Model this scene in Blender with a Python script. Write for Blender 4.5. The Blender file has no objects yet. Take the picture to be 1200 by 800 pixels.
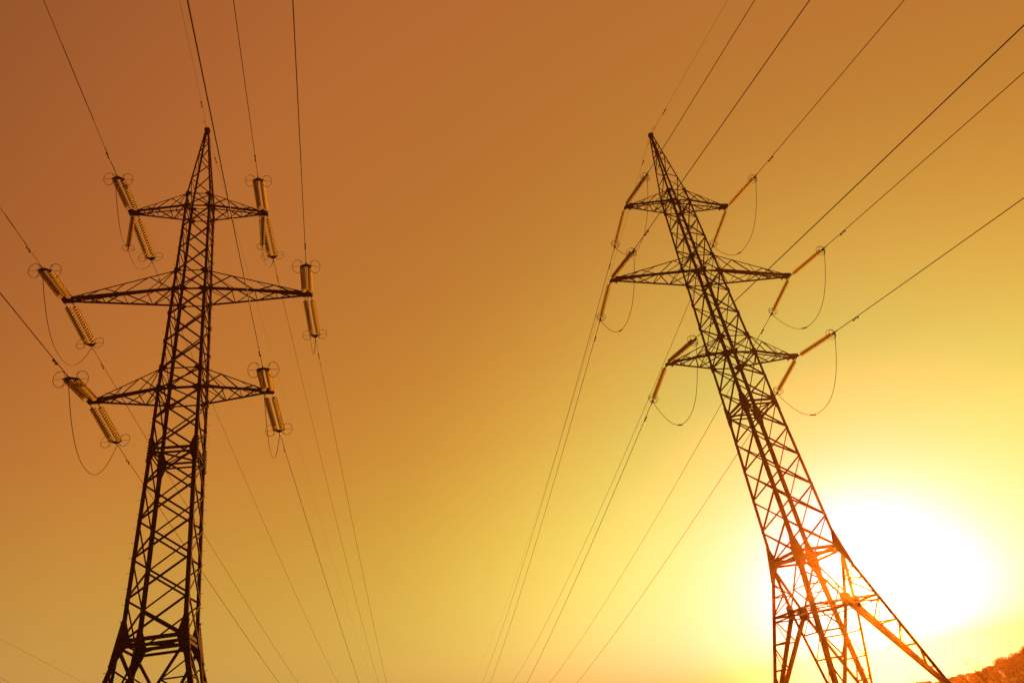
import bpy, bmesh, math, random
from mathutils import Vector, Matrix
random.seed(7)
S = bpy.context.scene
COL = S.collection
PI = math.pi
V = Vector

# ------------------------------------------------------------------ camera
F_PX = 807.52
PITCH, ROLL = 0.5233, -0.1829
CAM = V((0, 0, 1.6))
fw = V((0, math.cos(PITCH), math.sin(PITCH)))
r0 = V((1, 0, 0)); u0 = r0.cross(fw)
rt = r0 * math.cos(ROLL) + u0 * math.sin(ROLL)
up = rt.cross(fw)
cd = bpy.data.cameras.new('camera'); cam = bpy.data.objects.new('camera', cd); COL.objects.link(cam)
cd.sensor_width = 36; cd.lens = 36 * F_PX / 1200; cd.clip_start = 0.05; cd.clip_end = 30000
cam.matrix_world = Matrix(((rt.x, up.x, -fw.x, 0), (rt.y, up.y, -fw.y, 0), (rt.z, up.z, -fw.z, 1.6), (0, 0, 0, 1)))
S.camera = cam
S.render.engine = 'CYCLES'
S.cycles.use_denoising = True
S.cycles.volume_bounces = 0
S.cycles.max_bounces = 6
S.cycles.filter_width = 1.5
S.view_settings.view_transform = 'Standard'; S.view_settings.look = 'None'
S.view_settings.exposure = 0; S.view_settings.gamma = 1; S.view_settings.use_curve_mapping = False

# ------------------------------------------------------------------ sun + sky
SUN_AZ, SUN_EL = math.radians(22.32), math.radians(5.30)
sdir = V((math.sin(SUN_AZ) * math.cos(SUN_EL), math.cos(SUN_AZ) * math.cos(SUN_EL), math.sin(SUN_EL)))
sl = bpy.data.lights.new('sun', 'SUN'); sl.energy = 5.0; sl.angle = math.radians(0.6); sl.color = (1.0, 0.40, 0.06)
so = bpy.data.objects.new('sun', sl); COL.objects.link(so)
so.rotation_mode = 'QUATERNION'; so.rotation_quaternion = sdir.to_track_quat('Z', 'Y')

# sky glow: colour against the angle from the sun (degrees), and a tint against elevation
#SKY_BEGIN
GLOW = [(0.0, (0.06342, 0.03184, 1.78053)), (1.5, (0.04339, 0.0579, 1.64154)), (3.0, (0.02983, 0.10429, 1.48306)), (4.0, (0.02328, 0.1535, 1.35227)), (5.0, (0.01846, 0.22055, 1.19992)), (6.0, (0.01496, 0.30394, 1.01804)), (7.0, (0.0127, 0.39787, 0.83923)), (8.0, (0.01156, 0.48325, 0.6715)), (9.0, (0.01144, 0.55776, 0.53935)), (10.5, (0.01423, 0.63995, 0.4208)), (12.0, (0.02083, 0.69094, 0.34489)), (14.0, (0.04116, 0.73346, 0.27892)), (16.0, (0.08546, 0.74473, 0.23437)), (18.5, (0.18103, 0.73151, 0.19127)), (21.0, (0.3243, 0.69549, 0.15879)), (24.0, (0.44599, 0.63753, 0.1272)), (28.0, (0.49362, 0.55184, 0.09726)), (32.0, (0.5097, 0.47458, 0.07777)), (36.0, (0.49469, 0.41314, 0.06577)), (41.0, (0.50003, 0.37006, 0.06015)), (46.0, (0.50593, 0.34264, 0.05878)), (52.0, (0.51689, 0.32247, 0.0591)), (58.0, (0.51036, 0.30059, 0.0595)), (66.0, (0.4334, 0.24414, 0.05462)), (76.0, (0.32167, 0.17651, 0.04578)), (92.0, (0.20003, 0.10718, 0.0313)), (110.0, (0.11805, 0.06153, 0.01897)), (140.0, (0.06333, 0.02758, 0.00858)), (180.0, (0.03279, 0.01029, 0.00295))]
TINT = [(0.0, (1.10167, 1.39237, 3.42322)), (3.0, (1.07777, 1.3521, 2.53972)), (6.0, (1.05423, 1.29137, 1.89394)), (9.0, (1.02967, 1.17629, 1.41852)), (13.0, (1.0, 1.00001, 1.0)), (17.0, (0.98287, 0.82446, 0.76784)), (22.0, (0.96235, 0.65082, 0.60573)), (28.0, (0.9103, 0.54564, 0.52739)), (35.0, (0.85213, 0.48131, 0.50239)), (42.0, (0.8308, 0.4522, 0.49347)), (50.0, (0.8199, 0.43893, 0.4995)), (65.0, (0.79092, 0.41109, 0.49994)), (90.0, (0.74694, 0.3791, 0.50422))]
#SKY_END
W = bpy.data.worlds.new('World'); S.world = W; W.use_nodes = True
nt = W.node_tree; N = nt.nodes; L = nt.links
bg = N['Background']; bg.inputs['Strength'].default_value = 1.0
tc = N.new('ShaderNodeTexCoord')
dot = N.new('ShaderNodeVectorMath'); dot.operation = 'DOT_PRODUCT'; dot.inputs[1].default_value = sdir
L.new(tc.outputs['Generated'], dot.inputs[0])
def math_node(op, a, b=None, clamp=False):
    m = N.new('ShaderNodeMath'); m.operation = op; m.use_clamp = clamp
    for i, x in enumerate((a, b)):
        if x is None: continue
        if isinstance(x, (int, float)): m.inputs[i].default_value = x
        else: L.new(x, m.inputs[i])
    return m.outputs[0]
dcl = math_node('MINIMUM', dot.outputs['Value'], 0.9999999)
theta = math_node('DIVIDE', math_node('ARCCOSINE', math_node('MAXIMUM', dcl, -0.9999999)), PI)
sep = N.new('ShaderNodeSeparateXYZ'); L.new(tc.outputs['Generated'], sep.inputs[0])
elev = math_node('DIVIDE', math_node('ARCSINE', math_node('MAXIMUM', math_node('MINIMUM', sep.outputs['Z'], 0.99999), 0.0)), PI / 2)
def ramp(fac, stops, full, scale):
    r = N.new('ShaderNodeValToRGB'); cr = r.color_ramp; cr.interpolation = 'B_SPLINE' if False else 'LINEAR'
    while len(cr.elements) > 1: cr.elements.remove(cr.elements[-1])
    for i, (t, c) in enumerate(stops):
        e = cr.elements[0] if i == 0 else cr.elements.new(t / full)
        e.position = t / full
        e.color = (c[0] / scale, c[1] / scale, c[2] / scale, 1)
    L.new(fac, r.inputs[0]); return r.outputs[0]
def mixc(op, a, b, f=1.0):
    m = N.new('ShaderNodeMix'); m.data_type = 'RGBA'; m.blend_type = op; m.clamp_result = False
    m.inputs['Factor'].default_value = f
    for s, x in (('A', a), ('B', b)):
        sock = [i for i in m.inputs if i.identifier == s + '_Color'][0]
        if isinstance(x, tuple): sock.default_value = x
        else: L.new(x, sock)
    return [o for o in m.outputs if o.identifier == 'Result_Color'][0]
g1 = ramp(theta, GLOW, 180.0, 10.0)
g2 = ramp(elev, TINT, 90.0, 2.0)
glow = mixc('MULTIPLY', mixc('MULTIPLY', g1, g2), (20, 20, 20, 1))
sky = N.new('ShaderNodeTexSky'); sky.sky_type = 'NISHITA'; sky.sun_disc = False
sky.sun_elevation = SUN_EL; sky.sun_rotation = SUN_AZ; sky.air_density = 1.5; sky.dust_density = 4; sky.ozone_density = 1
nis = mixc('MULTIPLY', sky.outputs[0], (0.05, 0.016, 0.003, 1))
L.new(mixc('ADD', glow, nis), bg.inputs['Color'])

# ------------------------------------------------------------------ materials
def mat(name, build):
    m = bpy.data.materials.new(name); m.use_nodes = True
    t = m.node_tree; build(m, t, t.nodes, t.links, t.nodes['Principled BSDF']); return m
def noise_col(t, scale, c1, c2, lo=0.35, hi=0.65, detail=5, coord='Object'):
    n, l = t.nodes, t.links
    tc = n.new('ShaderNodeTexCoord'); no = n.new('ShaderNodeTexNoise'); no.inputs['Scale'].default_value = scale; no.inputs['Detail'].default_value = detail
    l.new(tc.outputs[coord], no.inputs['Vector'])
    r = n.new('ShaderNodeValToRGB'); r.color_ramp.elements[0].position = lo; r.color_ramp.elements[1].position = hi
    r.color_ramp.elements[0].color = (*c1, 1); r.color_ramp.elements[1].color = (*c2, 1)
    l.new(no.outputs[0], r.inputs[0]); return r.outputs[0], no.outputs[0]
def b_steel(m, t, n, l, p):
    c, f = noise_col(t, 1.7, (0.030, 0.006, 0.003), (0.075, 0.017, 0.008))
    l.new(c, p.inputs['Base Color']); p.inputs['Roughness'].default_value = 0.65; p.inputs['Specular IOR Level'].default_value = 0.10; p.inputs['Specular Tint'].default_value = (1.0, 0.45, 0.25, 1)
M_STEEL = mat('weathered_steel', b_steel)
def b_iron(m, t, n, l, p):
    c, f = noise_col(t, 9, (0.018, 0.006, 0.003), (0.04, 0.015, 0.008)); l.new(c, p.inputs['Base Color'])
    p.inputs['Metallic'].default_value = 0.5; p.inputs['Roughness'].default_value = 0.45
M_IRON = mat('fitting_iron', b_iron)
def b_wire(m, t, n, l, p):
    c, f = noise_col(t, 30, (0.035, 0.012, 0.005), (0.07, 0.026, 0.012)); l.new(c, p.inputs['Base Color'])
    p.inputs['Metallic'].default_value = 0.3; p.inputs['Roughness'].default_value = 0.6
M_WIRE = mat('aluminium_cable', b_wire)
def b_glass(m, t, n, l, p):
    p.inputs['Base Color'].default_value = (0.06, 0.02, 0.006, 1); p.inputs['Roughness'].default_value = 0.2; p.inputs['IOR'].default_value = 1.6
    tr = n.new('ShaderNodeBsdfTranslucent'); tr.inputs['Color'].default_value = (1.0, 0.80, 0.22, 1)
    tp = n.new('ShaderNodeBsdfTransparent'); tp.inputs['Color'].default_value = (0.95, 0.62, 0.22, 1)
    mx = n.new('ShaderNodeMixShader'); mx.inputs[0].default_value = 0.54
    m2 = n.new('ShaderNodeMixShader'); m2.inputs[0].default_value = 0.08
    l.new(p.outputs[0], mx.inputs[1]); l.new(tr.outputs[0], mx.inputs[2])
    l.new(mx.outputs[0], m2.inputs[1]); l.new(tp.outputs[0], m2.inputs[2])
    l.new(m2.outputs[0], n['Material Output'].inputs['Surface'])
M_GLASS = mat('amber_insulator_glass', b_glass)
def b_ground(m, t, n, l, p):
    c, f = noise_col(t, 0.25, (0.025, 0.018, 0.007), (0.065, 0.045, 0.017), 0.3, 0.7, 8); l.new(c, p.inputs['Base Color'])
    p.inputs['Roughness'].default_value = 0.95
    no = n.new('ShaderNodeTexNoise'); no.inputs['Scale'].default_value = 3; no.inputs['Detail'].default_value = 8
    bp = n.new('ShaderNodeBump'); bp.inputs['Strength'].default_value = 0.8; bp.inputs['Distance'].default_value = 0.2
    l.new(no.outputs[0], bp.inputs['Height']); l.new(bp.outputs[0], p.inputs['Normal'])
M_GROUND = mat('dry_field_soil', b_ground)
def b_track(m, t, n, l, p):
    c, f = noise_col(t, 0.6, (0.22, 0.16, 0.09), (0.34, 0.26, 0.16)); l.new(c, p.inputs['Base Color']); p.inputs['Roughness'].default_value = 0.95
M_TRACK = mat('pale_dirt', b_track)
def leafmat(name, c1, c2, sc):
    def b(m, t, n, l, p):
        c, f = noise_col(t, sc, c1, c2); l.new(c, p.inputs['Base Color']); p.inputs['Roughness'].default_value = 0.8
        tr = n.new('ShaderNodeBsdfTranslucent'); l.new(c, tr.inputs['Color'])
        mx = n.new('ShaderNodeMixShader'); mx.inputs[0].default_value = 0.3
        l.new(p.outputs[0], mx.inputs[1]); l.new(tr.outputs[0], mx.inputs[2]); l.new(mx.outputs[0], n['Material Output'].inputs['Surface'])
    return mat(name, b)
M_LEAF = leafmat('foliage', (0.018, 0.017, 0.005), (0.05, 0.042, 0.014), 0.6)
M_GRASS = leafmat('dry_grass', (0.035, 0.028, 0.009), (0.10, 0.075, 0.028), 0.4)
M_BARK = mat('bark', lambda m, t, n, l, p: (l.new(noise_col(t, 4, (0.03, 0.022, 0.015), (0.07, 0.05, 0.035))[0], p.inputs['Base Color'])))
def b_conc(m, t, n, l, p):
    c, f = noise_col(t, 3, (0.2, 0.19, 0.17), (0.32, 0.30, 0.27)); l.new(c, p.inputs['Base Color']); p.inputs['Roughness'].default_value = 0.9
M_CONC = mat('concrete', b_conc)

# ------------------------------------------------------------------ helpers
def tag(o, label, cat=None, group=None, kind=None):
    if label: o['label'] = label
    if cat: o['category'] = cat
    if group: o['group'] = group
    if kind: o['kind'] = kind
    return o
def empty(name, label, cat, group=None):
    o = bpy.data.objects.new(name, None); COL.objects.link(o); o.empty_display_size = 0.5
    return tag(o, label, cat, group)
def link(name, mesh, parent=None):
    o = bpy.data.objects.new(name, mesh); COL.objects.link(o)
    if parent is not None: o.parent = parent
    return o
class MB:
    def __init__(s): s.v = []; s.f = []
    def poly(s, vs, fs):
        b = len(s.v); s.v += [tuple(x) for x in vs]; s.f += [tuple(i + b for i in f) for f in fs]
    def angle(s, a, b, n, w=0.1, w2=None, t=0.014, off=0.0, flip=1):
        """rolled angle section from a to b; n = outward normal of the face it lies on"""
        a, b, n = V(a), V(b), V(n); d = (b - a).normalized(); u = n.cross(d).normalized() * flip; n = d.cross(u).normalized() * flip
        w2 = w2 or w
        prof = [(-w / 2, 0), (w / 2, 0), (w / 2, -t), (-w / 2 + t, -t), (-w / 2 + t, -w2), (-w / 2, -w2)]
        vs = []
        for p in (a, b):
            for (x, y) in prof: vs.append(p + u * x + n * (y + off))
        k = len(prof); fs = [(i, (i + 1) % k, k + (i + 1) % k, k + i) for i in range(k)]
        fs += [tuple(range(k - 1, -1, -1)), tuple(range(k, 2 * k))]
        s.poly(vs, fs)
    def leg(s, a, b, ux, uy, w=0.2, t=0.02):
        """corner angle: heel on the line a-b, flanges pointing along ux and uy"""
        a, b, ux, uy = V(a), V(b), V(ux), V(uy)
        prof = [(0, 0), (w, 0), (w, t), (t, t), (t, w), (0, w)]
        vs = [p + ux * x + uy * y for p in (a, b) for (x, y) in prof]
        k = 6; fs = [(i, (i + 1) % k, k + (i + 1) % k, k + i) for i in range(k)] + [tuple(range(k - 1, -1, -1)), tuple(range(k, 2 * k))]
        s.poly(vs, fs)
    def box(s, c, x, y, z):
        """c centre, x y z half-axis vectors"""
        c, x, y, z = V(c), V(x), V(y), V(z)
        vs = [c + x * i + y * j + z * k for i in (-1, 1) for j in (-1, 1) for k in (-1, 1)]
        s.poly(vs, [(0, 1, 3, 2), (4, 6, 7, 5), (0, 4, 5, 1), (2, 3, 7, 6), (0, 2, 6, 4), (1, 5, 7, 3)])
    def plate(s, pts, n, t=0.02):
        n = V(n).normalized() * t; pts = [V(p) for p in pts]; k = len(pts)
        s.poly([p + n for p in pts] + [p for p in pts], [tuple(range(k)), tuple(range(2 * k - 1, k - 1, -1))] + [(i, k + i, k + (i + 1) % k, (i + 1) % k) for i in range(k)])
    def tube(s, pts, r, seg=6, caps=True):
        pts = [V(p) for p in pts]; vs = []; k = len(pts); fs = []
        for i, p in enumerate(pts):
            d = (pts[min(i + 1, k - 1)] - pts[max(i - 1, 0)]).normalized()
            a = d.cross(V((0, 0, 1)));  a = a.normalized() if a.length > 1e-3 else V((1, 0, 0)); b = d.cross(a)
            rr = r[i] if isinstance(r, (list, tuple)) else r
            vs += [p + (a * math.cos(2 * PI * j / seg) + b * math.sin(2 * PI * j / seg)) * rr for j in range(seg)]
        for i in range(k - 1):
            for j in range(seg): fs.append((i * seg + j, i * seg + (j + 1) % seg, (i + 1) * seg + (j + 1) % seg, (i + 1) * seg + j))
        if caps: fs += [tuple(range(seg - 1, -1, -1)), tuple(range((k - 1) * seg, k * seg))]
        s.poly(vs, fs)
    def lathe(s, prof, ax, x0, seg=16):
        """profile of (along, radius) revolved about local X through y=ax[0], z=ax[1], starting at x0"""
        vs = []; fs = []
        for (h, r) in prof:
            vs += [(x0 + h, ax[0] + r * math.cos(2 * PI * j / seg), ax[1] + r * math.sin(2 * PI * j / seg)) for j in range(seg)]
        for i in range(len(prof) - 1):
            for j in range(seg): fs.append((i * seg + j, i * seg + (j + 1) % seg, (i + 1) * seg + (j + 1) % seg, (i + 1) * seg + j))
        s.poly(vs, fs)
    def mesh(s, name, *mats):
        m = bpy.data.meshes.new(name); m.from_pydata(s.v, [], s.f)
        for x in mats: m.materials.append(x)
        bm = bmesh.new(); bm.from_mesh(m); bmesh.ops.recalc_face_normals(bm, faces=bm.faces); bm.to_mesh(m); bm.free()
        m.update(); return m
    def build(s, name, m, parent=None): return link(name, s.mesh(name, m), parent)
def lerp(a, b, t): return V(a) + (V(b) - V(a)) * t

# ------------------------------------------------------------------ the land
def ground_z(x, y):
    d = math.hypot(x, y)
    t = min(max((d - 38) / 36, 0), 1); t = t * t * (3 - 2 * t)
    w = min(max((d - 15) / 60, 0), 1)
    far = max(d - 84, 0) * 0.0155
    return -far - 0.30 * t + w * (1 - 0.7 * t) * 0.12 * (math.sin(x * 0.21 + 1.3) * math.cos(y * 0.17) + 0.6 * math.sin(x * 0.063 - y * 0.05))
rs = [0, 2, 4, 7, 10, 14, 18, 23, 28, 34, 40, 47, 55, 64, 74, 86, 100, 118, 140, 165, 195, 230, 270, 330, 420, 560, 800, 1100, 1500]
vs = [(0, 0, ground_z(0, 0))]; fs = []; NS = 144
for r in rs[1:]:
    for j in range(NS):
        a = 2 * PI * j / NS; x, y = r * math.cos(a), r * math.sin(a); vs.append((x, y, ground_z(x, y)))
for j in range(NS): fs.append((0, 1 + j, 1 + (j + 1) % NS))
for i in range(len(rs) - 2):
    for j in range(NS):
        a = 1 + i * NS; fs.append((a + j, a + NS + j, a + NS + (j + 1) % NS, a + (j + 1) % NS))
gm = bpy.data.meshes.new('ground'); gm.from_pydata(vs, [], fs); gm.materials.append(M_GROUND)
for p in gm.polygons: p.use_smooth = True
tag(link('ground', gm), None, kind='structure')
def polar(az, d, z=None):
    a = math.radians(az); x, y = d * math.sin(a), d * math.cos(a)
    return V((x, y, ground_z(x, y) if z is None else z))
# pale track along the far field edge
m = MB()
for i in range(40):
    a0, a1 = 4 + i * 1.2, 4 + (i + 1) * 1.2
    q = [polar(a0, 74), polar(a1, 74), polar(a1, 75.2), polar(a0, 75.2)]
    b = len(m.v); m.v += [tuple(p + V((0, 0, 0.06))) for p in q]; m.f.append((b, b + 1, b + 2, b + 3))
tag(m.build('dirt_track', M_TRACK), None, kind='structure')

# ------------------------------------------------------------------ lattice pylon
Z1, Z2, ZL, ZM, ZT, ZP = 9.4457, 20.4819, 24.7183, 32.7377, 40.7288, 50.0
B0, B1, B2, BL, BM, BT = 3.9062, 1.6588, 1.375, 1.310, 1.1038, 0.9044
HL, HM, HT = 5.368, 8.0, 4.6841
DL, DM, DT = 1.5, 1.65, 1.25
ZC = 6.15
PROF = [(0, B0), (Z1, B1), (Z2, B2), (ZL, BL), (ZM, BM), (ZT, BT), (ZT + DT, BT - 0.03)]
def bw(z):
    if z > ZT + DT: return (BT - 0.03) * (ZP - z) / (ZP - ZT - DT) + 0.13 * (z - ZT - DT) / (ZP - ZT - DT)
    for (a, x), (b, y) in zip(PROF, PROF[1:]):
        if z <= b: return x + (y - x) * (z - a) / (b - a)
def corner(z, sx, sy): return V((sx * bw(z), sy * bw(z), z))
FACES = [(V((0, -1, 0)), V((1, 0, 0))), (V((1, 0, 0)), V((0, 1, 0))), (V((0, 1, 0)), V((-1, 0, 0))), (V((-1, 0, 0)), V((0, -1, 0)))]
def fp(n, u, z, s): return n * bw(z) + u * (bw(z) * s) + V((0, 0, z))
def levels(a, b, k): return [a + (b - a) * i / k for i in range(k + 1)]

def make_pylon():
    P = {}
    # legs
    for sx in (-1, 1):
        for sy in (-1, 1):
            m = MB(); zs = [0, Z1, Z2, ZL, ZM, ZT, ZT + DT, ZP]
            for a, b in zip(zs, zs[1:]):
                w = 0.27 if b <= Z1 else 0.23 if b <= Z2 else 0.20 if b <= ZM else 0.17 if b <= ZT + DT else 0.12
                m.leg(corner(a, sx, sy), corner(b, sx, sy), (-sx, 0, 0), (0, -sy, 0), w)
            # step bolts up two opposite legs
            if sx == sy:
                z = 2.6
                while z < ZT:
                    c = corner(z, sx, sy); m.tube([c + V((-sx * 0.05, 0, 0)), c + V((-sx * 0.05, sy * 0.17, 0))], 0.012, 5); z += 0.42
                    c = corner(z, sx, sy); m.tube([c + V((0, -sy * 0.05, 0)), c + V((sx * 0.17, -sy * 0.05, 0))], 0.012, 5); z += 0.42
            # concrete-footed base shoe
            c = corner(0.06, sx, sy); m.box(c, (0.3, 0, 0), (0, 0.3, 0), (0, 0, 0.03))
            leg = ('leg', m.mesh('leg', M_STEEL), []); P.setdefault('legs', []).append(leg)
            for zc, h, w in ((Z1, 1.15, 0.5), (Z2, 0.8, 0.42)):
                m = MB()
                for nx in (0, 1):
                    n = V((sx, 0, 0)) if nx else V((0, sy, 0)); u = V((0, -sy, 0)) if nx else V((-sx, 0, 0))
                    def q(z, k): return corner(z, sx, sy) + u * k + n * 0.005
                    m.plate([q(zc - h, 0.0), q(zc - h, 0.22), q(zc - 0.2, w), q(zc + 0.2, w), q(zc + h, 0.2), q(zc + h, 0.0)], n, 0.025)
                    k = 9
                    for i in range(k):                     # rows of splice bolts
                        z = zc - h * 0.92 + 1.84 * h * i / (k - 1)
                        for e in (0.06, 0.15):
                            c = q(z, e); m.tube([c, c + n * 0.085], 0.024, 6)
                leg[2].append(('gusset_plate', m.mesh('gusset_plate', M_STEEL)))
    # body bracing, one mesh per face
    for fi, (n, u) in enumerate(FACES):
        m = MB(); side = fi % 2
        def diag(z0, s0, z1, s1, w, off=0.0, flip=1): m.angle(fp(n, u, z0, s0), fp(n, u, z1, s1), n, w, w * 0.75, 0.012, off, flip)
        zz = [(levels(Z1, Z2, 5), 0.115, False), (levels(Z2, ZL, 2), 0.115, False), ([ZL, ZL + DL], 0.09, True), (levels(ZL + DL, ZM, 3), 0.112, side),
              ([ZM, ZM + DM], 0.085, True), (levels(ZM + DM, ZT, 3), 0.10, side), ([ZT, ZT + DT], 0.075, True)]
        for zs, w, hz in zz:
            for a, b in zip(zs, zs[1:]):
                if side and zs[0] >= ZL + DL and len(zs) > 2:
                    i = zs.index(a); s = 1 if i % 2 else -1
                    diag(a, -s, b, s, w * 0.9, -0.02); diag(b, -s, a, s, w * 0.55, 0.012, -1)
                else:
                    diag(a, -1, b, 1, w, -0.025); diag(a, 1, b, -1, w * 0.9, 0.013, -1)
                if hz: diag(b, -1, b, 1, w * 0.75, 0.028)
            if hz and zs[0] in (ZL, ZM, ZT): diag(zs[0], -1, zs[0], 1, w * 1.2, 0.03)
        # node gussets where the arms meet the body
        for z, sz in ((ZL, 0.34), (ZL + DL, 0.3), (ZM, 0.32), (ZM + DM, 0.28), (ZT, 0.28), (ZT + DT, 0.26), (ZM - 2.0, 0.17), (ZL + DL + 2.2, 0.15)):
            for s in (-1, 1):
                c = fp(n, u, z, s); i = -u * s
                m.plate([c + V((0, 0, -sz)) + n * 0.045, c + i * sz * 1.4 + V((0, 0, -sz * 0.35)) + n * 0.045, c + i * sz * 1.5 + V((0, 0, sz * 0.35)) + n * 0.045, c + V((0, 0, sz)) + n * 0.045], n, 0.016)
        P.setdefault('faces', []).append(('body_bracing', m.mesh('body_bracing', M_STEEL), []))
    # ring frames at the two waists: doubled beams and plan bracing
    for z, w in ((Z1, 0.2), (Z2, 0.15)):
        m = MB()
        for n, u in FACES:
            for dz, ww in ((0.11, w), (-0.2, w * 0.8)):
                m.angle(fp(n, u, z + dz, -0.98), fp(n, u, z + dz, 0.98), n, ww, ww * 0.7, 0.016, -0.03)
        up_ = V((0, 0, 1))
        c = [corner(z, 1, 1), corner(z, -1, 1), corner(z, -1, -1), corner(z, 1, -1)]
        m.angle(c[0], c[2], up_, w * 0.6, None, 0.012, 0.05); m.angle(c[1], c[3], up_, w * 0.6, None, 0.012, -0.08)
        P.setdefault('rings', []).append(('waist_frame', m.mesh('waist_frame', M_STEEL), []))
    # splayed base bracing
    for fi, (n, u) in enumerate(FACES):
        m = MB(); cen = fp(n, u, ZC, 0)
        nn = (n + V((0, 0, (B0 - B1) / Z1))).normalized()
        m.angle(fp(n, u, ZC, -1), fp(n, u, ZC, 1), nn, 0.13, 0.1, 0.014, -0.02)
        m.angle(fp(n, u, ZC - 0.26, -0.97), fp(n, u, ZC - 0.26, 0.97), nn, 0.08, 0.07, 0.012, -0.06)
        for s in (-1, 1):
            top = fp(n, u, Z1 - 0.15, s); foot = fp(n, u, 0.25, s * 0.985); legp = lambda z: fp(n, u, z, s)
            m.angle(top, cen, nn, 0.17, 0.12, 0.015, 0.012, s)
            m.angle(cen, foot, nn, 0.24, 0.2, 0.018, 0.012, s)
            dv = lambda z: lerp(cen, top, (z - ZC) / (Z1 - 0.15 - ZC)); dl = lambda z: lerp(cen, foot, (ZC - z) / (ZC - 0.25))
            for za, zb in ((7.35, 7.35), (ZC, 7.35), (8.3, 7.35)): m.angle(legp(za), dv(zb), nn, 0.08, 0.07, 0.01, 0.0)
            prev = ZC
            for zh in (4.55, 3.05, 1.7):
                m.angle(legp(zh), dl(zh), nn, 0.095, 0.08, 0.01, 0.0)
                m.angle(legp(prev), dl(zh), nn, 0.085, 0.07, 0.01, -0.03); prev = zh
            m.angle(legp(prev), dl(0.95), nn, 0.055, 0.05, 0.01, -0.03)
        pm = MB(); sz = 0.52
        pm.plate([cen + nn * 0.03 + u * x * sz + V((0, 0, y * sz)) for x, y in ((-0.75, 0.5), (-0.75, -0.55), (-0.4, -0.9), (0.4, -0.9), (0.75, -0.55), (0.75, 0.5), (0.3, 0.75), (-0.3, 0.75))], nn, 0.03)
        for x in (-0.5, -0.2, 0.2, 0.5):
            for y in (-0.6, -0.3, 0.0, 0.3):
                c = cen + nn * 0.058 + u * x * sz + V((0, 0, y * sz)); pm.tube([c, c + nn * 0.04], 0.022, 6)
        # plan ties between neighbouring face centres
        n2, u2 = FACES[(fi + 1) % 4]
        m.angle(cen - n * 0.1, fp(n2, u2, ZC, 0) - n2 * 0.1, (0, 0, 1), 0.08, None, 0.012)
        P.setdefault('base', []).append(('base_bracing', m.mesh('base_bracing', M_STEEL), [('gusset_plate', pm.mesh('gusset_plate', M_STEEL))]))
    # cross arms
    for z, h, d, k, cw in ((ZL, HL, DL, 4, 0.14), (ZM, HM, DM, 5, 0.16), (ZT, HT, DT, 4, 0.125)):
        for sx in (-1, 1):
            m = MB(); TIP = 0.24
            lo = {}; hi = {}
            for sy in (-1, 1):
                a = corner(z, sx, sy); t = V((sx * (h - 0.2), sy * TIP, z)); ua = corner(z + d, sx, sy); ut = V((sx * (h - 0.3), sy * TIP, z + 0.16))
                lo[sy] = lambda q, a=a, t=t: lerp(a, t, q); hi[sy] = lambda q, a=ua, t=ut: lerp(a, t, q)
                m.leg(a, t, (0, -sy, 0), (0, 0, 1), cw, 0.016)
                m.leg(ua, ut, (0, -sy, 0), (0, 0, -1), cw * 0.55, 0.012)
                n = V((0, sy, 0))
                # side zigzag, panels shrinking towards the tip
                qs = [1 - (1 - i / k) ** 1.3 for i in range(k + 1)]; qs[-1] = 0.985
                for i in range(k):
                    qa, qb = qs[i], qs[i + 1]; qm = (qa + qb) / 2
                    if i % 2 == 0: m.angle(lo[sy](qa), hi[sy](qb), n, 0.075, 0.06, 0.01, -0.01)
                    else: m.angle(hi[sy](qa), lo[sy](qb), n, 0.075, 0.06, 0.01, -0.01)
                    if i == 0: m.angle(hi[sy](0.0), lo[sy](qb), n, 0.06, 0.05, 0.01, 0.012)
            for i in range(k):                                  # plan bracing below and ties above
                s = 1 if i % 2 else -1; dn = V((0, 0, -1))
                m.angle(lo[s](qs[i]), lo[-s](qs[i + 1]), dn, 0.07, 0.06, 0.01, -0.012)
                m.angle(lo[-s](qs[i + 1]), lo[s](qs[i + 1]), dn, 0.05, 0.045, 0.01, 0.0)
                if i % 2 == 0: m.angle(hi[s](qs[i]), hi[-s](qs[i + 1]), (0, 0, 1), 0.045, 0.04, 0.01, 0.0)
            pm = MB()
            pm.box((sx * (h - 0.02), 0, z + 0.02), (0.37, 0, 0), (0, 0.30, 0), (0, 0, 0.035))
            for sy in (-1, 1): pm.box((sx * (h - 0.02), sy * 0.26, z + 0.12), (0.36, 0, 0), (0, 0.015, 0), (0, 0, 0.065))
            for x in (-0.24, 0.24):
                for sy in (-1, 1): pm.box((sx * h + x, sy * 0.33, z - 0.03), (0.02, 0, 0), (0, 0.1, 0), (0, 0, 0.06))
            P.setdefault('arms', []).append(('cross_arm', m.mesh('cross_arm', M_STEEL), [('tip_plate', pm.mesh('tip_plate', M_STEEL))]))
    # tapering peak
    m = MB(); zs = [ZT + DT + (ZP - 0.9 - ZT - DT) * (1 - (1 - i / 5) ** 1.3) for i in range(6)]
    for fi, (n, u) in enumerate(FACES):
        for i, (a, b) in enumerate(zip(zs, zs[1:])):
            s = 1 if (i + fi // 2) % 2 else -1
            m.angle(fp(n, u, a, -s), fp(n, u, b, s), n, 0.07, 0.055, 0.01, -0.01)
            if fi % 2 and i in (0, 1, 2, 3): m.angle(fp(n, u, b, -1), fp(n, u, b, 1), n, 0.045, 0.04, 0.01, 0.012)
    cp = MB(); cp.box((0, 0, ZP - 0.05), (0.2, 0, 0), (0, 0.2, 0), (0, 0, 0.13)); cp.box((0, 0, ZP - 0.42), (0.17, 0, 0), (0, 0.17, 0), (0, 0, 0.05))
    for sy in (-1, 1): cp.box((0, sy * 0.26, ZP - 0.02), (0.03, 0, 0), (0, 0.08, 0), (0, 0, 0.06))
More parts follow.
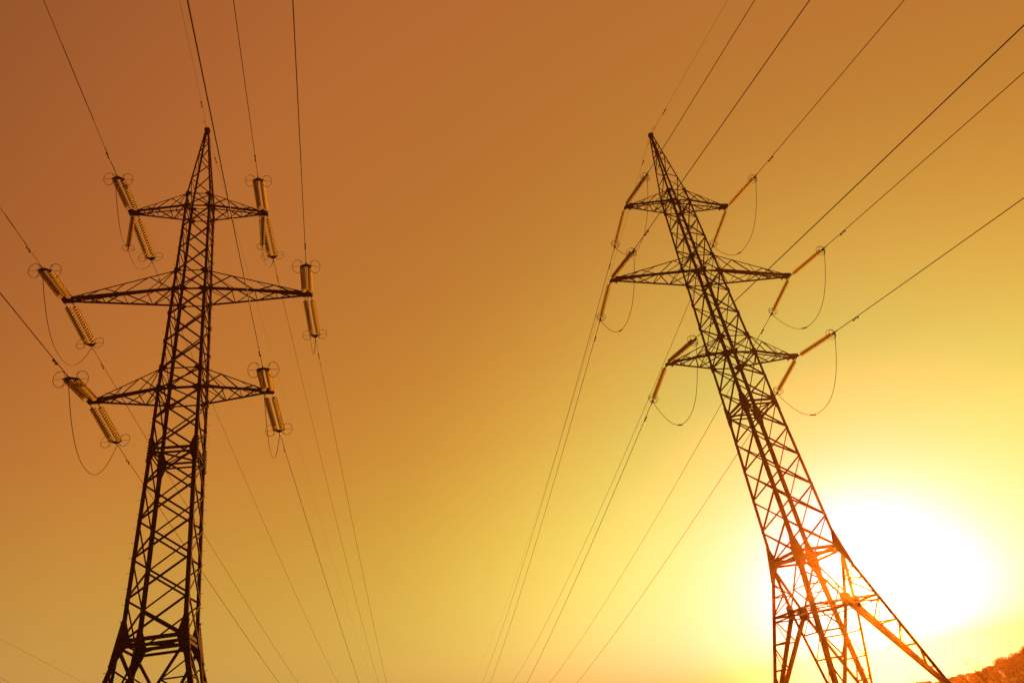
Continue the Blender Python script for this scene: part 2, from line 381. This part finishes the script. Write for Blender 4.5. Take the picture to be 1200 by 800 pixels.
    P['peak'] = [('peak_bracing', m.mesh('peak_bracing', M_STEEL), [('peak_cap', cp.mesh('peak_cap', M_STEEL))])]
    return P
PY = make_pylon()
T = [((-22.0798, 39.357), 0.274), ((16.8771, 49.3356), 0.2771)]
PLAB = ['dark lattice steel pylon standing upright, double insulator strings at its arm tips',
        'dark lattice steel pylon leaning in front of the low white sun']
def pylon(i):
    (x, y), a = T[i]
    r = empty('lattice_pylon', PLAB[i], 'pylon', 'lattice pylons carrying the power lines'); r.location = (x, y, 0); r.rotation_euler = (0, 0, a)
    for k in ('legs', 'rings', 'faces', 'base', 'arms', 'peak'):
        for nm, me, kids in PY[k]:
            o = link(nm, me, r)
            for kn, km in kids: link(kn, km, o)
    for sx in (-1, 1):
        for sy in (-1, 1):
            m = MB(); q = r.matrix_basis @ V((sx * B0, sy * B0, 0)); g = ground_z(q.x, q.y)
            m.box((sx * B0, sy * B0, g - 0.35), (0.5, 0, 0), (0, 0.5, 0), (0, 0, 0.37 - min(0, g))); m.build('footing', M_CONC, r)
    return r
for i in (0, 1): pylon(i)
def tw(i, lx, ly, z):
    (x, y), a = T[i]; c, s = math.cos(a), math.sin(a)
    return V((x + lx * c - ly * s, y + lx * s + ly * c, z))

# ------------------------------------------------------------------ insulator strings
NDISC = 15
def disc_string(y, x0, x1):
    g = MB(); c = MB(); step = (x1 - x0) / NDISC
    for i in range(NDISC):
        x = x0 + step * i
        g.lathe([(0.0, 0.055), (-0.004, 0.10), (0.006, 0.150), (0.022, 0.178), (0.040, 0.185), (0.044, 0.176), (0.030, 0.160)], (y, 0), x + 0.06, 18)
        c.lathe([(0, 0.001), (0, 0.07), (0.05, 0.076), (0.085, 0.06), (0.10, 0.02)], (y, 0), x, 8)
    c.tube([(x0 - 0.1, y, 0), (x1 + 0.05, y, 0)], 0.032, 6)
    return g.mesh('disc_string', M_GLASS), c.mesh('cap_and_pin', M_IRON)
def ring_mesh(x, y, ay, az, gap0, gap1, hub):
    m = MB(); pts = []; k = 26
    for i in range(k + 1):
        a = gap0 + (gap1 - gap0) * i / k; pts.append(V((x, y + ay * math.cos(a), az * math.sin(a))))
    m.tube(pts, 0.016, 6)
    for i in (3, 13, 23): m.tube([V((x + 0.02, hub[0], hub[1])), pts[i]], 0.012, 5)
    return m.mesh('grading_ring', M_IRON)
LS1, LS2 = 4.756, 4.48
def link_mesh(items):
    m = MB()
    for pts, r in items: m.tube(pts, r, 6)
    return m
# double string (along +X)
ga, ca = disc_string(-0.25, 0.62, LS1 - 0.42); gb, cb = disc_string(0.25, 0.62, LS1 - 0.42)
lk = link_mesh([([(0.2, -0.25, 0), (0.56, -0.25, 0)], 0.03)]).mesh('shackle', M_IRON); lkb = link_mesh([([(0.2, 0.25, 0), (0.56, 0.25, 0)], 0.03)]).mesh('shackle', M_IRON)
ym = MB(); ym.plate([(LS1 - 0.40, -0.32, 0), (LS1 - 0.30, -0.34, 0), (LS1 - 0.06, -0.07, 0), (LS1 - 0.06, 0.07, 0), (LS1 - 0.30, 0.34, 0), (LS1 - 0.40, 0.32, 0)], (0, 0, 1), 0.03)
ym.tube([(LS1 - 0.36, -0.42, 0), (LS1 - 0.36, 0.42, 0)], 0.045, 6); ym.tube([(LS1 - 0.1, 0, 0), (LS1 + 0.25, 0, 0)], 0.04, 8)
yk = ym.mesh('yoke_plate', M_IRON)
ra = ring_mesh(LS1 - 0.42, -0.56, 0.36, 0.50, 0.55, 2 * PI - 0.55, (-0.26, 0)); rb = ring_mesh(LS1 - 0.42, 0.56, 0.36, 0.50, -PI + 0.55, PI - 0.55, (0.26, 0))
DOUBLE = [('disc_string', ga, [('cap_and_pin', ca)]), ('disc_string', gb, [('cap_and_pin', cb)]), ('shackle', lk, []), ('shackle', lkb, []), ('yoke_plate', yk, []), ('grading_ring', ra, []), ('grading_ring', rb, [])]
# single string
gs, cs = disc_string(0, 0.5, LS2 - 0.35)
lk2 = link_mesh([([(0.0, 0, 0), (0.45, 0, 0)], 0.03)]).mesh('shackle', M_IRON)
cl = MB(); cl.tube([(LS2 - 0.3, 0, 0), (LS2 + 0.3, 0, 0)], 0.045, 8); cl.box((LS2 - 0.1, 0, -0.05), (0.14, 0, 0), (0, 0.04, 0), (0, 0, 0.08))
clm = cl.mesh('strain_clamp', M_IRON)
r1 = ring_mesh(LS2 - 0.40, 0, 0.42, 0.42, 0, 2 * PI, (0, 0)); r2 = ring_mesh(LS2 - 0.22, 0, 0.30, 0.36, 0, 2 * PI, (0, 0))
SINGLE = [('disc_string', gs, [('cap_and_pin', cs)]), ('shackle', lk2, []), ('strain_clamp', clm, []), ('grading_ring', r1, []), ('grading_ring', r2, [])]
# hanging pilot string for the top jumpers
PL = 3.55
gp, cpm = disc_string(0, 0.35, PL - 0.3)
plk = link_mesh([([(0.0, 0, 0), (0.32, 0, 0)], 0.025)]).mesh('shackle', M_IRON); pcl = link_mesh([([(PL - 0.3, 0, 0), (PL, 0, 0)], 0.04)]).mesh('strain_clamp', M_IRON)
pr = ring_mesh(PL - 0.22, 0, 0.40, 0.40, 0, 2 * PI, (0, 0))
PILOT = [('disc_string', gp, [('cap_and_pin', cpm)]), ('shackle', plk, []), ('strain_clamp', pcl, []), ('grading_ring', pr, [])]
def place_string(parts, at, d, label, group):
    r = empty('insulator_string', label, 'insulator', group)
    d = d.normalized(); y = V((0, 0, 1)).cross(d); y = y.normalized() if y.length > 1e-3 else V((0, 1, 0)); z = d.cross(y)
    r.matrix_world = Matrix(((d.x, y.x, z.x, at.x), (d.y, y.y, z.y, at.y), (d.z, y.z, z.z, at.z), (0, 0, 0, 1)))
    for nm, me, kids in parts:
        o = link(nm, me, r)
        for kn, km in kids: link(kn, km, o)
    return r

# ------------------------------------------------------------------ wires
KEYS = ['TL', 'TR', 'ML', 'MR', 'LL', 'LR', 'P']
Q = {(0, -1): [0.314859, 4.755661, 0.154465, 0.000277, 0.111067, 0.115048, 0.119589, 0.099477, 0.093736, 0.113846, 0.100651],
     (0, 1): [0.214523, 4.756913, 0.207623, 0.00019, 0.138251, 0.121276, 0.140424, 0.10863, 0.141558, 0.132381, 0.119463],
     (1, -1): [0.355055, 4.498868, 0.104654, 0.000097, 0.044646, 0.070469, 0.058341, 0.078481, 0.07074, 0.076148, 0.029661],
     (1, 1): [0.233748, 4.463655, 0.236795, 0.000326, 0.200709, 0.193575, 0.206774, 0.188214, 0.195572, 0.182841, 0.190101]}
OFF = [0.0, 0.38]
PN = ['upright', 'leaning']; AN = {'T': 'top', 'M': 'long middle', 'L': 'lowest'}; DN = {-1: 'towards viewer', 1: 'away'}
def tipside(i, side): return 'outer' if (i == 0) == (side == 'L') else 'inner'
SAG = {(0, 'TL'): 4.5, (0, 'TR'): 4.4, (0, 'ML'): 3.7, (0, 'MR'): 3.7, (0, 'LL'): 3.8, (0, 'LR'): 3.6,
       (1, 'TL'): 3.6, (1, 'TR'): 3.8, (1, 'ML'): 3.5, (1, 'MR'): 4.0, (1, 'LL'): 4.0, (1, 'LR'): 4.0}
DAMP = MB()
DAMP.tube([(-0.26, 0, -0.10), (0.26, 0, -0.10)], 0.012, 5); DAMP.box((0, 0, -0.05), (0.03, 0, 0), (0, 0.03, 0), (0, 0, 0.075))
for sx in (-1, 1): DAMP.tube([(sx * 0.14, 0, -0.105), (sx * 0.17, 0, -0.105), (sx * 0.29, 0, -0.105)], [0.03, 0.06, 0.052], 8)
DAMP = DAMP.mesh('vibration_damper', M_IRON)
CLIP = MB()
CLIP.lathe([(0, 0.02), (0.0, 0.06), (0.03, 0.13), (0.05, 0.125), (0.06, 0.05)], (0, 0), 0, 12)
CLIP = CLIP.mesh('insulator_disc', M_GLASS)
JB = MB(); JB.tube([(-0.35, 0, 0), (-0.3, 0, 0), (0.3, 0, 0), (0.35, 0, 0)], [0.03, 0.055, 0.055, 0.03], 8); JB = JB.mesh('jumper_joint', M_IRON)
ends = {}
def orient(o, p, d):
    d = d.normalized(); y = V((0, 0, 1)).cross(d).normalized(); z = d.cross(y)
    o.matrix_local = Matrix(((d.x, y.x, z.x, p.x), (d.y, y.y, z.y, p.y), (d.z, y.z, z.z, p.z), (0, 0, 0, 1)))
US = [0, 1, 2, 3.5, 5, 7] + [9 + 3.2 * i * (1 + i * 0.012) for i in range(60)]
US = [u for u in US if u < 330] + [330]
for i in (0, 1):
    for sd in (-1, 1):
        q = Q[(i, sd)]; phi = q[0]; h = V((-math.sin(phi), math.cos(phi), 0)) * sd
        for ki, key in enumerate(KEYS):
            a, b = q[4 + ki], q[3]
            if key == 'P': e = tw(i, 0, 0, ZP)
            else:
                hh = {'T': HT, 'M': HM, 'L': HL}[key[0]] + OFF[i]; zz = {'T': ZT, 'M': ZM, 'L': ZL}[key[0]]
                t = tw(i, hh * (1 if key[1] == 'R' else -1), 0, zz)
                d = h * math.cos(q[2]) + V((0, 0, -math.sin(q[2]))); e = t + d * q[1]
                side = tipside(i, key[1])
                place_string(DOUBLE if i == 0 else SINGLE, t, d, '%s insulator string at the %s tip of the %s pylon\'s %s arm, %s' % ('double' if i == 0 else 'single', side, PN[i], AN[key[0]], DN[sd]),
                             'double insulator strings of the upright pylon' if i == 0 else 'single insulator strings of the leaning pylon')
                ends[(i, key, sd)] = (e, d)
            pts = [h * u + V((0, 0, -a * u + b * u * u)) for u in US]
            m = MB(); m.tube(pts, 0.011 if key == 'P' else 0.026, 6)
            if key == 'P':
                o = m.build('earth_wire', M_WIRE)
                tag(o, 'thin earth wire from the very top of the %s pylon, %s' % (PN[i], 'passing overhead' if sd < 0 else 'running into the distance'), 'wire', 'earth wires')
                o.location = e
                
                for x in (0.7, 0.95): c = link('insulator_disc', CLIP, o); orient(c, pts[1].normalized() * x, pts[1])
                dm = link('vibration_damper', DAMP, o); dm.scale = (0.8,) * 3; u = 3.0; orient(dm, h * u + V((0, 0, -a * u + b * u * u)), h)
            else:
                o = m.build('conductor_wire', M_WIRE); o.location = e
                tag(o, 'conductor from the %s tip of the %s pylon\'s %s arm, %s' % (side, PN[i], AN[key[0]], 'passing overhead' if sd < 0 else 'running into the distance'), 'wire', 'conductors of the power lines')
                for u in (2.25,):
                    dm = link('vibration_damper', DAMP, o); orient(dm, h * u + V((0, 0, -a * u + b * u * u)), pts[3] - pts[2])
    # jumpers and pilot strings
    for key in KEYS[:6]:
        A, dA = ends[(i, key, -1)]; B, dB = ends[(i, key, 1)]; side = tipside(i, key[1]); sg = SAG[(i, key)]
        n = 28; pts = []
        if i == 0 and key[0] == 'T':
            hh = HT; t = tw(0, HT * (1 if key[1] == 'R' else -1), 0, ZT - 0.05)
            place_string(PILOT, t, V((0, 0, -1)), 'single insulator string hanging straight down from the %s tip of the upright pylon\'s top arm' % side, 'hanging jumper insulators')
            low = t + V((0, 0, -PL - 0.05))
            ctrl = [A, lerp(A, low, 0.10) + V((0, 0, -1.0)), lerp(A, low, 0.55) + V((0, 0, -1.35)), low, lerp(low, B, 0.45) + V((0, 0, -1.25)), lerp(low, B, 0.85) + V((0, 0, -0.75)), B]
            ext = [ctrl[0] * 2 - ctrl[1]] + ctrl + [ctrl[-1] * 2 - ctrl[-2]]
            for j in range(1, len(ext) - 2):
                p0, p1, p2, p3 = ext[j - 1:j + 3]
                for k in range(6):
                    s = k / 6; pts.append(0.5 * ((2 * p1) + (p2 - p0) * s + (2 * p0 - 5 * p1 + 4 * p2 - p3) * s * s + (3 * p1 - p0 - 3 * p2 + p3) * s ** 3))
            pts.append(ctrl[-1])
        else:
            for k in range(n + 1):
                s = k / n; pts.append(lerp(A, B, s) + V((0, 0, -sg * (1 - abs(2 * s - 1) ** 2.25))))
        m = MB(); m.tube([p - A for p in pts], 0.021, 6); o = m.build('jumper_wire', M_WIRE); o.location = A
        tag(o, 'slack jumper wire looping under the %s tip of the %s pylon\'s %s arm' % (side, PN[i], AN[key[0]]), 'wire', 'jumper loops')
        if i == 1:
            j = int(len(pts) * 0.64); c = link('jumper_joint', JB, o); orient(c, pts[j] - A, pts[j + 1] - pts[j])

# two faint wires of a farther line, low beyond the upright pylon
def ray(px, py):
    return (fw + rt * ((px - 600) / F_PX) - up * ((py - 400) / F_PX)).normalized()
def far_wire(A, B, label):
    m = MB(); m.tube([lerp(A, B, k / 24) - A - V((0, 0, 0.4 * 4 * (k / 24) * (1 - k / 24))) for k in range(25)], 0.02, 5)
    o = m.build('conductor_wire', M_WIRE); o.location = A; tag(o, label, 'wire', 'wires of the farther line')
far_wire(V((-97.24, 109.42, 34.33)), V((-155.69, 289.63, 29.48)), 'faint far wire sloping across the lower left corner of the sky')
far_wire(V((-97.13, 110.99, 28.92)), V((-155.06, 291.01, 14.64)), 'faintest far wire, just cutting the bottom left corner of the photo')

# ------------------------------------------------------------------ far field edge: trees, weeds, grass
def crown_mesh(h, w, n, seed, flat=False):
    rnd = random.Random(seed); m = MB(); lobes = []
    for k in range(14):
        a = rnd.uniform(0, 2 * PI); r = rnd.uniform(0.0, 0.32) * w
        lobes.append((V((r * math.cos(a), r * math.sin(a), h * rnd.uniform(0.12, 0.80))), w * rnd.uniform(0.20, 0.34), h * rnd.uniform(0.13, 0.24)))
    for k in range(n):
        c, rw, rh = rnd.choice(lobes)
        d = V((rnd.gauss(0, 1), rnd.gauss(0, 1), rnd.gauss(0, 1))).normalized() * rnd.random() ** 0.4
        p = c + V((d.x * rw, d.y * rw, d.z * rh)); p.z = max(p.z, 0.15)
        s = rnd.uniform(0.10, 0.26); x = V((rnd.gauss(0, 1), rnd.gauss(0, 1), rnd.gauss(0, 1))).normalized(); y = x.orthogonal().normalized()
        b = len(m.v); m.v += [tuple(p - x * s), tuple(p + y * s * 0.6), tuple(p + x * s), tuple(p - y * s * 0.6)]; m.f.append((b, b + 1, b + 2, b + 3))
    me = bpy.data.meshes.new('crown'); me.from_pydata(m.v, [], m.f); me.materials.append(M_LEAF); return me
def trunk_mesh(h, seed):
    rnd = random.Random(seed); m = MB()
    m.tube([(0, 0, -0.2), (0.05, 0, h * 0.3), (0.1, 0.05, h * 0.7)], [0.16, 0.12, 0.05], 7)
    for k in range(5):
        a = rnd.uniform(0, 2 * PI); z = h * rnd.uniform(0.2, 0.45); m.tube([(0.04, 0, z), (0.22 * h * math.cos(a), 0.22 * h * math.sin(a), z + h * 0.25)], [0.07, 0.02], 5)
    return m.mesh('trunk', M_BARK)
KINDS = [(crown_mesh(6.6, 7.5, 6000, 3), trunk_mesh(6.6, 3)), (crown_mesh(5.6, 6.0, 5000, 8), trunk_mesh(5.6, 8)), (crown_mesh(4.4, 5.4, 4000, 11), trunk_mesh(4.4, 11))]
TL = ['rounded bushy tree in the dark wood at the lower right, beyond the track', 'smaller rounded tree where the dark wood gets lower towards the pylon\'s foot', 'low bushy tree on the skyline between the leaning pylon\'s feet']
def tree(az, d, kind, sc, rz):
    r = empty('tree', TL[kind], 'tree', ['tall trees of the far wood', 'middling trees of the far wood', 'low trees on the skyline'][kind]); r.location = polar(az, d); r.rotation_euler = (0, 0, rz); r.scale = (sc, sc, sc)
    link('crown', KINDS[kind][0], r); link('trunk', KINDS[kind][1], r)
def skyline(az):
    pts = [(12, 0.7), (22.0, 0.9), (22.6, 1.25), (23.4, 1.6), (24.2, 1.2), (25.2, 1.55), (26.2, 1.75), (27.2, 1.9), (27.9, 2.5), (29.0, 2.9), (33, 3.2), (45, 3.6)]
    for (a, x), (b, y) in zip(pts, pts[1:]):
        if az <= b: return x + (y - x) * (az - a) / (b - a)
    return 3.6
rnd = random.Random(5)
az = 17.0
while az < 42:
    kind = 2 if az < 24.6 else 1 if az < 27.5 else 0
    h = skyline(az) * rnd.uniform(0.88, 1.08)
    tree(az, 78 + rnd.uniform(0, 3), kind, 0.66 * h / (4.0, 5.0, 5.9)[2 - kind], rnd.uniform(0, 6)); az += (0.62, 0.52, 0.5)[2 - kind] * rnd.uniform(0.7, 1.1)
def weed(az, d, h, k, label, seed):
    rnd = random.Random(seed); m = MB(); b = polar(az, d)
    for i in range(k):
        x, y = rnd.gauss(0, 0.28), rnd.gauss(0, 0.28); hh = h * rnd.uniform(0.7, 1.0); lx, ly = rnd.gauss(-0.18, 0.12), rnd.gauss(0, 0.1)
        pts = [V((x + lx * hh * s * s, y + ly * hh * s * s, hh * s)) for s in (0, 0.35, 0.7, 1.0)]
        m.tube(pts, [0.009, 0.008, 0.006, 0.003], 5)
        for j in range(7):
            s = rnd.uniform(0.5, 1.0); p = V((x + lx * hh * s * s, y + ly * hh * s * s, hh * s)); e = p + V((rnd.gauss(0, 0.06), rnd.gauss(0, 0.06), rnd.uniform(0.05, 0.14)))
            m.tube([p, e], [0.004, 0.008], 4)
    o = m.build('dry_weed', M_GRASS); o.location = b; tag(o, label, 'weed', 'tall dry weeds')
weed(27.0, 27, 1.75, 9, 'tall clump of thin dry weed stalks against the far wood', 1)
weed(23.05, 27, 1.5, 3, 'few thin dry weed stalks poking up beside the leaning pylon\'s foot', 2)
# rough grass
m = MB(); rnd = random.Random(9)
for k in range(26000):
    if k < 17000: az, d = rnd.uniform(12, 40), 14 + 90 * rnd.random() ** 1.2
    else: az, d = rnd.uniform(-180, 180), 5 + 60 * rnd.random()
    p = polar(az, d); h = rnd.uniform(0.12, 0.42); a = rnd.uniform(0, 2 * PI); w = rnd.uniform(0.008, 0.018) * (1 + d / 60)
    u = V((math.cos(a), math.sin(a), 0)) * w; l = V((rnd.gauss(0, 0.3), rnd.gauss(0, 0.3), 1)) * h
    b = len(m.v); m.v += [tuple(p - u), tuple(p + u), tuple(p + l)]; m.f.append((b, b + 1, b + 2))
me = bpy.data.meshes.new('grass'); me.from_pydata(m.v, [], m.f); me.materials.append(M_GRASS)
tag(link('grass', me), 'rough dry field grass', 'grass', kind='stuff')

# ------------------------------------------------------------------ haze box added to stand in for lens glare near the sun
hz = MB(); hz.box((0, 0, 13.4), (1600, 0, 0), (0, 1600, 0), (0, 0, 37.9))
def b_haze(m, t, n, l, p):
    n.remove(p); pv = n.new('ShaderNodeVolumePrincipled')
    pv.inputs['Color'].default_value = (1.0, 0.40, 0.07, 1); pv.inputs['Density'].default_value = 0.0011; pv.inputs['Anisotropy'].default_value = 0.92
    l.new(pv.outputs[0], n['Material Output'].inputs['Volume'])
tag(hz.build('haze', mat('glare_haze', b_haze)), 'warm haze added for the glare around the sun', 'haze', kind='stuff')
